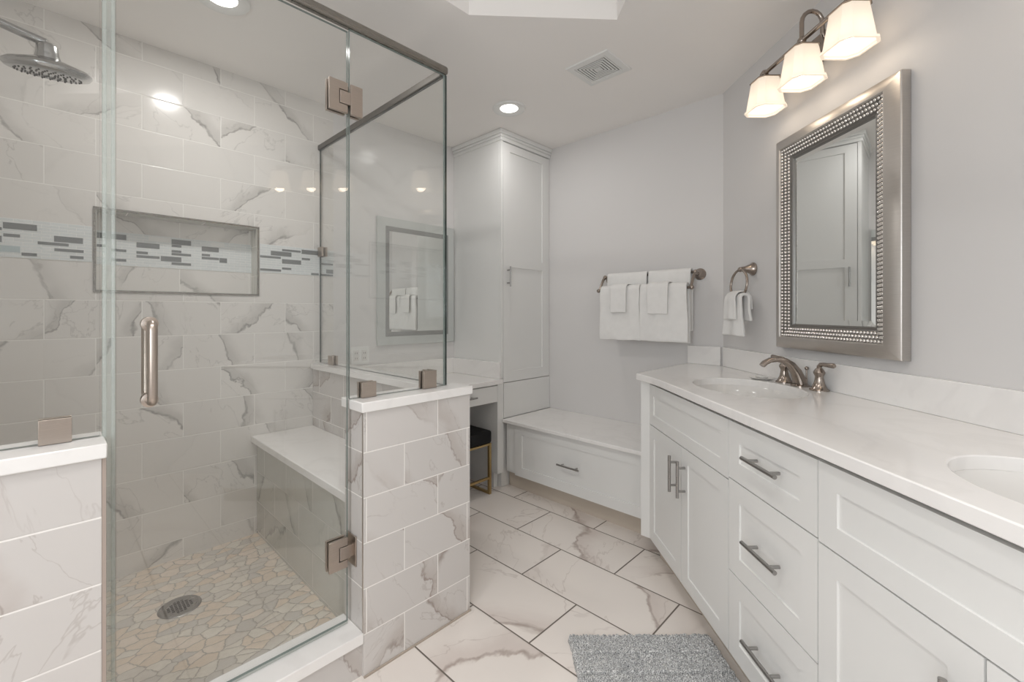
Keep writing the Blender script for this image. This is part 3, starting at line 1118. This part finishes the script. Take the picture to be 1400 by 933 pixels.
RING = thing('towel_ring', 'brushed nickel towel ring on the wall between corner and silver mirror', 'towel ring', V(0.25, 0.0, 1.42))
mb = MB().lathe([(0.033, 0.0), (0.033, 0.006), (0.026, 0.012), (0.021, 0.026), (0.013, 0.045), (0.011, 0.06), (0.0, 0.064)], (0.25, 0.0, 1.421), axis=NOUT, T=V)
mb.ball((0.25, 0.066, 1.418), 0.013, V, 2)
obj('mount', mb, M['faucet'], RING, smooth=True)
mb = MB().tube([(0.25 + .073 * math.sin(2 * PI * k / 40), 0.068 + .006 * (1 - math.cos(2 * PI * k / 40)), 1.343 + .073 * math.cos(2 * PI * k / 40)) for k in range(40)], 0.006, 10, V, True)
obj('ring', mb, M['faucet'], RING, smooth=True)
drape('hand_towel', 'white hand towel hanging through the towel ring', 'towel', None, 0.185, 0.318, 0.080, 1.292, .021, .205, .13, .014, V, 8, 0.35, .006, .005)
drape('washcloth', 'small white washcloth folded over the hand towel in the ring', 'washcloth', None, 0.215, 0.295, 0.080, 1.308, .042, .140, .09, .008, V, 9, 0.6, .006, .003)

# ------------------------------------------------------------------ tall linen cabinet
CX0 = 2.165
lin = thing('linen_cabinet', 'tall white linen cabinet with two-panel door reaching the ceiling in the corner', 'cabinet', (2.43, 2.35, 0))
YF = 2.10
mb = MB().box(CX0, XW - .001, YF + .022, YB - .001, 0.753, CEIL - .002)
mb.box(2.19, XW - .001, YF + .022, YB - .001, 0.0, 0.753)
obj('body', mb, M['lacquer'], lin)
TL = FY(YF)
mb = MB().shaker(2.188, 2.688, 0.722, 2.372, -.021, 0.0, 0.07, 0.008, TL,
                 [(2.256, 2.612, 0.795, 1.517), (2.256, 2.612, 1.575, 2.318)])
dr = obj('door', mb, M['lacquer'], lin)
pull(dr, (2.226, YF - .032, 1.519), (2.226, YF - .032, 1.381), (0, -1, 0), 0.0055)
mb = MB().box(CX0 + .001, 2.185, -.0215, -.002, 0.753, 2.40, TL)
mb.box(2.691, XW - .001, -.0215, -.004, 0.72, 2.40, TL)
obj('stile', mb, M['lacquer'], lin)
obj('base_panel', MB().box(2.192, XW - .001, -.0215, 0.0, 0.477, 0.7175, TL), M['lacquer'], lin, bevel=0.001)
mb = MB()
for z0, z1, e in ((2.378, 2.402, 0.008), (2.402, 2.420, 0.014), (2.420, CEIL - .001, 0.024)):
    mb.prism([(CX0 - e, YF - e), (XW - .001, YF - e), (XW - .001, YF + .02), (CX0 + .01, YF + .02), (CX0 + .01, YB - .001), (CX0 - e, YB - .001)], z0, z1)
obj('crown_molding', mb, M['lacquer'], lin, bevel=0.004)

# ------------------------------------------------------------------ window-seat style bench
BY0, BY1 = 1.036, 2.098
bn = thing('bench_cabinet', 'low white built-in bench cabinet with one wide shaker drawer below the towels', 'bench', (2.45, 1.55, 0))
obj('body', MB().box(2.222, XW - .002, BY0 + .02, BY1, 0.112, 0.453), M['lacquer'], bn)
obj('filler', MB().box(2.217, 2.222, 2.008, BY1 - .0005, 0.124, 0.453), M['lacquer'], bn)
obj('filler', MB().box(2.205, 2.222, BY0 + .005, 1.0505, 0.112, 0.453), M['lacquer'], bn)
obj('toe_kick', MB().box(2.262, XW - .002, BY0 + .02, BY1 + .015, 0.0, 0.112), M['toe'], bn)
TBn = FX(2.2)
d = obj('drawer', MB().shaker(1.053, 2.004, 0.112, 0.448, -.021, 0.0, 0.06, 0.006, TBn), M['lacquer'], bn)
pull(d, (2.168, 1.635, 0.279), (2.168, 1.478, 0.279), (-1, 0, 0), 0.0055)
obj('seat_slab', MB().box(2.172, XW - .001, BY0 - .003, BY1, 0.4535, 0.475), M['quartz'], bn, bevel=0.003)

# ------------------------------------------------------------------ make-up desk
dk = thing('desk_cabinet', 'white built-in makeup desk apron with drawer and side panel beside the tall cabinet', 'desk', (1.7, 2.35, 0))
TD = FY(2.10)
mb = MB().box(1.2, 2.131, 2.122, 2.58, 0.603, 0.7185)
obj('apron', mb, M['lacquer'], dk)
mb = MB().box(2.131, 2.187, 2.10, YB - .002, 0.11, 0.7185)
mb.box(2.150, 2.186, 2.155, YB - .002, 0.0, 0.11)
obj('side_panel', mb, M['lacquer'], dk, bevel=0.001)
mb = MB().box(1.2, 1.552, -.021, 0, 0.600, 0.7085, TD)
obj('filler', mb, M['lacquer'], dk)
d = obj('drawer', MB().box(1.555, 2.129, -.021, 0.0, 0.600, 0.7085, TD), M['lacquer'], dk, bevel=0.0012)
pull(d, (1.765, 2.07, 0.657), (1.918, 2.07, 0.657), (0, -1, 0), 0.0055, post=.029)
dt = obj('desk_counter', MB().box(1.2, 2.1635, 2.078, YB - .001, 0.7195, 0.75), M['quartz'], bevel=0.003)
tag(dt, 'white quartz makeup desk counter between half wall and tall cabinet', 'countertop')
obj('backsplash', MB().box(1.2, 2.145, 2.5805, YB - .0005, 0.7502, 0.862), M['quartz'], dt, bevel=0.002)
obj('side_splash', MB().box(2.1455, 2.1638, 2.10, YB - .0005, 0.7502, 0.862), M['quartz'], dt, bevel=0.002)

# stool
st = thing('vanity_stool', 'black cushioned stool with gold metal frame tucked under the makeup desk', 'stool', (1.85, 2.28, 0))
sx0, sx1, sy0, sy1 = 1.63, 2.068, 2.088, 2.46
obj('cushion', MB().box(sx0, sx1, sy0, sy1, 0.338, 0.422), M['velvet'], st, bevel=0.016, seg=4)
mb = MB()
b_ = 0.018
for x in (sx0 + .004, sx1 - .004 - b_):
    for y in (sy0 + .004, sy1 - .004 - b_):
        mb.box(x, x + b_, y, y + b_, 0.0, 0.325)
    mb.box(x, x + b_, sy0 + .022, sy1 - .022, 0.0, 0.014)
    mb.box(x, x + b_, sy0 + .022, sy1 - .022, 0.325, 0.337)
for y in (sy0 + .004, sy1 - .004 - b_):
    mb.box(sx0 + .004, sx1 - .004, y, y + b_, 0.325, 0.3375)
    mb.box(sx0 + .022, sx1 - .022, y + .002, y + b_ - .002, 0.10, 0.114)
obj('frame', mb, M['brass'], st)

# mirror above the desk
dm = thing('wall_mirror', 'wide grey framed mirror on the wall above the makeup desk seen through the shower glass', 'mirror', (1.83, YB, 0.98))
mx0, mx1, mz0, mz1 = 1.507, 2.150, 0.985, 1.835
TM = FY(YB)
mb = MB().frame(mx0, mx1, mz0, mz1, [(0, .001), (0, .018), (.055, .020), (.058, .020), (.058, .001)], TM)
obj('frame', mb, plain('silver_grey_frame', srgb(196, 199, 197), 0.3), dm, bevel=0.001)
mb = MB().frame(mx0, mx1, mz0, mz1, [(.058, .001), (.058, .021), (.088, .016), (.088, .001)], TM)
obj('inner_border', mb, plain('dark_grey_border', srgb(138, 139, 138), 0.3), dm)
obj('mirror_glass', MB().box(mx0 + .088, mx1 - .088, .002, .012, mz0 + .088, mz1 - .088, TM), M['mirror'], dm)

# outlet
ou = thing('wall_outlet', 'white double wall outlet above the makeup desk backsplash', 'outlet', (1.39, YB, 0.92))
obj('cover_plate', MB().box(1.328, 1.452, .0005, .006, 0.872, 0.985, FY(YB)), M['lacquer'], ou, bevel=0.002)
for x in (1.362, 1.418):
    mb = MB().box(x - .017, x + .017, .006, .0085, 0.895, 0.962, FY(YB))
    n0 = len(mb.b.faces)
    for z in (0.912, 0.945):
        for q in (-.006, .006):
            mb.box(x + q - .0012, x + q + .0012, .0083, .009, z - .005, z + .005, FY(YB))
    mb.b.faces.ensure_lookup_table()
    for f in mb.b.faces[n0:]:
        f.material_index = 1
    obj('socket', mb, [M['porcelain'], M['dark']], ou)

# ------------------------------------------------------------------ shower glass
GY0, GY1 = 1.4085, 1.4185
GTOP = 2.162


def pane(name, label, x0, x1, y0, y1, z0, z1, cat='glass panel', edge='glass_edge_pale'):
    r = thing(name, label, cat, ((x0 + x1) / 2, (y0 + y1) / 2, z0))
    mb = MB().box(x0, x1, y0, y1, z0, z1)
    mb.b.normal_update()
    bmesh.ops.recalc_face_normals(mb.b, faces=mb.b.faces[:])
    thin_y = (y1 - y0) < (x1 - x0)
    for f in mb.b.faces:
        big = abs(f.normal.y) > .5 if thin_y else abs(f.normal.x) > .5
        f.material_index = 0 if big else 1
    obj('pane', mb, [M['glass'], M[edge]], r)
    return r


def clip_front(parent, x0, x1, z0, z1):
    mb = MB().box(x0, x1, GY0 - .012, GY0 - .0003, z0, z1)
    mb.box(x0, x1, GY1 + .0003, GY1 + .012, z0, z1)
    mb.box(x0, x1, GY0 - .004, GY1 + .004, z0 - .0004, z0 + .001)
    obj('clip', mb, M['bronze'], parent, bevel=0.001)


ZC = 0.908
pl = pane('glass_screen', 'clear fixed glass panel on the shorter half wall near the shower head', XS + .002, 0.084, GY0, GY1, ZC, GTOP)
clip_front(pl, -0.018, 0.036, 0.907, 0.962)
pf = pane('glass_screen', 'clear fixed glass panel on the tiled half wall next to the door hinges', 0.716, 1.1245, GY0, GY1, ZC, GTOP)
clip_front(pf, 0.755, 0.810, 0.907, 0.960)
clip_front(pf, 1.013, 1.075, 0.907, 0.974)
ps = pane('glass_screen', 'clear glass panel along the makeup desk side of the shower', 1.125, 1.135, GY0, 2.585, ZC, GTOP, edge='glass_edge')
mb = MB()
for y0, y1, z0, z1 in ((2.396, 2.45, 0.907, 0.958), (1.49, 1.545, 0.907, 0.96), (2.53, 2.585, 1.53, 1.585)):
    mb = MB().box(1.113, 1.1247, y0, y1, z0, z1)
    mb.box(1.1353, 1.147, y0, y1, z0, z1)
    obj('clip', mb, M['bronze'], ps, bevel=0.001)

door = pane('shower_door', 'clear frameless glass shower door with tall bar handle and two hinges', 0.1135, 0.709, GY0, GY1, 0.160, GTOP - .012, 'shower door')
mb = MB()
mb.box(0.088, 0.112, GY0 + .002, GY1 - .002, 0.16, GTOP - .012)
mb.tube([(0.092, GY0 - .002, 0.16), (0.092, GY0 - .002, GTOP - .012)], 0.004, 8)
mb.tube([(0.108, GY0 - .002, 0.16), (0.108, GY0 - .002, GTOP - .012)], 0.004, 8)
obj('edge_seal', mb, M['seal'], door)
mb = MB().box(0.118, 0.709, GY0 + .001, GY1 - .001, 0.1515, 0.1595)
obj('bottom_sweep', mb, M['seal'], door)
# handle
mb = MB()
hx = 0.178
for s in (-1, 1):
    yy = (GY0 if s < 0 else GY1)
    pts = []
    zt, zb = 1.172, 0.980
    pts.append((hx, yy, zt))
    for k in range(5):
        an = PI / 2 * k / 4
        pts.append((hx, yy + s * (.030 + .016 * math.sin(an)), zt - .016 * (1 - math.cos(an))))
    for k in range(5):
        an = PI / 2 * k / 4
        pts.append((hx, yy + s * (.030 + .016 * math.cos(an)), zb + .016 * (1 - math.sin(an))))
    pts.append((hx, yy, zb))
    mb.tube(pts, 0.0105, 16)
    for z in (zt, zb):
        mb.lathe([(0.018, 0.0003), (0.018, 0.004), (0.012, 0.006)], (hx, yy, z), axis=(0, s, 0))
obj('handle', mb, M['bronze'], door, smooth=True)


def hinge(name, z0, z1, wall):
    mb = MB()
    zm = (z0 + z1) / 2
    x0, xj = 0.640, 0.708
    for d0, d1 in ((GY0 - .011, GY0 - .0004), (GY1 + .0004, GY1 + .011)):
        mb.slab([(x0, z0), (xj - .004, z0), (xj - .004, zm - .024), (x0 + .034, zm - .024), (x0 + .034, zm + .024), (xj - .004, zm + .024), (xj - .004, z1), (x0, z1)], [], d0, d1, lambda a, b, t: (a, t, b))
        mb.box(x0 + .0365, xj + .006, d0, d1, zm - .0215, zm + .0215)
        if not wall:
            mb.box(xj + .0065, xj + .050, d0, d1, z0, z1)
    if wall:
        mb.box(xj + .004, 0.7262, GY0 - .009, GY1 + .009, zm - .02, zm + .02)
        mb.box(0.7215, 0.7265, GY0 - .030, GY1 + .030, z0, z1)
    obj(name, mb, M['bronze'], door, bevel=0.0012)


hinge('hinge', 1.868, 1.970, False)
hinge('hinge', 0.348, 0.448, True)

# header rails
mb = MB().box(XS + .001, 1.139, 1.398, 1.429, GTOP + .001, GTOP + .034)
hr = obj('header_rail', mb, M['rail'], bevel=0.011, seg=4)
tag(hr, 'brushed nickel header rail across the top of the shower door', 'rail')
mb = MB().box(1.1185, 1.1415, 1.430, YB - .001, GTOP + .001, GTOP + .031)
hr = obj('header_rail', mb, brushed('dark_rail_nickel', srgb(118, 115, 111), 0.35), bevel=0.004, seg=3)
tag(hr, 'dark nickel header rail running back to the tiled wall above the side glass', 'rail')

# shower bench
sb = thing('shower_bench', 'tiled corner bench with white slab seat inside the glass shower', 'bench', (0.92, 2.0, 0.012))
obj('base', MB().box(0.788, 1.089, 1.4655, YB - .002, 0.0125, 0.507), M['tile_bench'], sb, uv=lambda co, n: ((co.x if abs(n.y) > abs(n.x) else co.y) + 3.07, co.z - .507 + .16 * 6))
obj('seat_slab', MB().box(0.758, 1.0895, 1.4655, YB - .002, 0.5075, 0.541), M['quartz'], sb, bevel=0.003)

# shower head
hd = thing('rain_shower', 'round brushed nickel rain shower head on curved arm', 'shower head', (XS, 1.92, 2.05))
C0 = Vector((-0.002, 1.92, 1.930))
ax = Vector((-0.05, -0.21, 1.0)).normalized()
p_ = C0 + ax * 0.085
arm = [(XS, 1.92, 2.065), (XS + .05, 1.92, 2.065), (-0.20, 1.92, 2.06), (-0.14, 1.918, 2.05), (-0.09, 1.917, 2.036), (-0.05, 1.910, 2.024), tuple(p_)]
mb = MB().tube(arm, 0.0125, 14)
mb.lathe([(0.032, 0.0), (0.032, 0.004), (0.018, 0.014), (0.013, 0.02)], (XS, 1.92, 2.065), axis=(1, 0, 0))
obj('arm', mb, M['chrome'], hd, smooth=True)
mb = MB().lathe([(0.0, -0.004), (0.082, -0.004), (0.094, 0.0), (0.100, 0.008), (0.100, 0.014), (0.090, 0.022), (0.060, 0.032), (0.030, 0.042), (0.026, 0.055), (0.024, 0.078), (0.016, 0.086), (0.0, 0.09)],
                tuple(C0), axis=tuple(ax), seg=40)
h_ = obj('head', mb, M['chrome'], hd, smooth=True)
mb = MB()
u_ = ax.orthogonal().normalized()
w_ = ax.cross(u_)
for rr_, nn in ((0.02, 8), (0.038, 14), (0.056, 20), (0.073, 26)):
    for k in range(nn):
        p = C0 - ax * 0.005 + (u_ * math.cos(2 * PI * k / nn) + w_ * math.sin(2 * PI * k / nn)) * rr_
        mb.ball(tuple(p), 0.0028, I, 1)
obj('nozzles', mb, M['dark'], h_)

# drain
dn = thing('floor_drain', 'round metal drain with square grid in the stone shower floor', 'drain', (0.371, 2.168, 0.012))
mb = MB().lathe([(0.0, 0.0015), (0.056, 0.0015), (0.064, 0.003), (0.072, 0.002), (0.074, 0.0004)], (0.371, 2.168, 0.0125), seg=40)
obj('plate', mb, M['steel'], dn, smooth=True)
mb = MB()
for i in range(-3, 4):
    for j in range(-3, 4):
        if i * i + j * j < 12:
            mb.box(0.371 + i * .0125 - .0045, 0.371 + i * .0125 + .0045, 2.168 + j * .0125 - .0045, 2.168 + j * .0125 + .0045, 0.0138, 0.0146)
obj('grid_holes', mb, M['dark'], dn)

# ------------------------------------------------------------------ ceiling fittings
LABS = ['round lit ceiling downlight in front of the tall cabinet', 'round lit ceiling downlight inside the shower above the tiled wall']
for (cx, cy, cz), lab in zip(CANS, LABS):
    r = thing('ceiling_light', lab, 'ceiling light', (cx, cy, cz))
    mb = MB().lathe([(0.054, -0.001), (0.054, -0.003), (0.060, -0.004), (0.086, -0.011), (0.096, -0.010), (0.101, -0.0005)], (cx, cy, cz - .0003), seg=48)
    obj('trim_ring', mb, M['lacquer'], r, smooth=True)
    mb = MB().lathe([(0.0, -0.0026), (0.0535, -0.0026), (0.0535, -0.0008), (0.0, -.0008)], (cx, cy, cz - .0003), seg=48)
    obj('lens', mb, M['lens'], r, smooth=True)

vx0, vx1, vy0, vy1 = 1.857, 2.100, 1.103, 1.348
ev = thing('exhaust_vent', 'square white ceiling exhaust vent with concentric slots', 'vent', (1.98, 1.225, CEIL))
TV = lambda a, d, b: (a, b, CEIL - d)
mb = MB().frame(vx0, vx1, vy0, vy1, [(0, .0003), (0.004, .006), (.030, .009), (.034, .006), (.034, .0003)], TV)
obj('frame', mb, M['lacquer'], ev, bevel=0.001)
mb = MB().box(vx0 + .034, vx1 - .034, .0005, .002, vy0 + .034, vy1 - .034, TV)
obj('cavity', mb, M['dark'], ev)
mb = MB()
for k in range(6):
    a = .036 + k * .0135
    mb.frame(vx0 + a, vx1 - a, vy0 + a, vy1 - a, [(0, .0035), (0, .0055), (.0085, .0055), (.0085, .0035)], TV)
mb.box(vx0 + .114, vx1 - .114, .0035, .0055, vy0 + .114, vy1 - .114, TV)
obj('grille', mb, M['lacquer'], ev)

# ------------------------------------------------------------------ rug
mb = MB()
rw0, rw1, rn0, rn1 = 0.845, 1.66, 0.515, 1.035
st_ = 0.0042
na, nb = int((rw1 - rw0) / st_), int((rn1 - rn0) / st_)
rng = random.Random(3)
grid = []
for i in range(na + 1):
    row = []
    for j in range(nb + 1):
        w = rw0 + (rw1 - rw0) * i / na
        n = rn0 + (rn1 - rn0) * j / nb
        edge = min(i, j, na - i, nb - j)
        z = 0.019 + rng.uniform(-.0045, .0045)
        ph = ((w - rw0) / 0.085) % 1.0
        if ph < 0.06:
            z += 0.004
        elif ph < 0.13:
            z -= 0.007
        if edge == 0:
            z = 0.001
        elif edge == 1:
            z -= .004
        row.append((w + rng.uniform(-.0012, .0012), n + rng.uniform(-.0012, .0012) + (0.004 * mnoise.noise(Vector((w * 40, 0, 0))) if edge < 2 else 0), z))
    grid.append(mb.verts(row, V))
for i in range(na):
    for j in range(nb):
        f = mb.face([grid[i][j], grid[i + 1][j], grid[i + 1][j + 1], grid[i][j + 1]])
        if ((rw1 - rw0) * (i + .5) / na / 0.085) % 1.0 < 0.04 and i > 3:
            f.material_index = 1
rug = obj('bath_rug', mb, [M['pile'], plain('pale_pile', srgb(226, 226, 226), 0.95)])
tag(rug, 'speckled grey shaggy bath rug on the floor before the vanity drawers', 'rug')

# ------------------------------------------------------------------ groups of repeats
for key, g in (('sink_basin', 'undermount bowls of the vanity'), ('ceiling_light', 'round ceiling downlights'), ('vanity_light', 'three-shade wall lamps above the vanity'),
               ('glass_screen', 'fixed glass panels of the shower'), ('header_rail', 'metal header rails of the shower')):
    for o in COL.objects:
        if o.parent is None and o.name.split('.')[0] == key:
            o['group'] = g
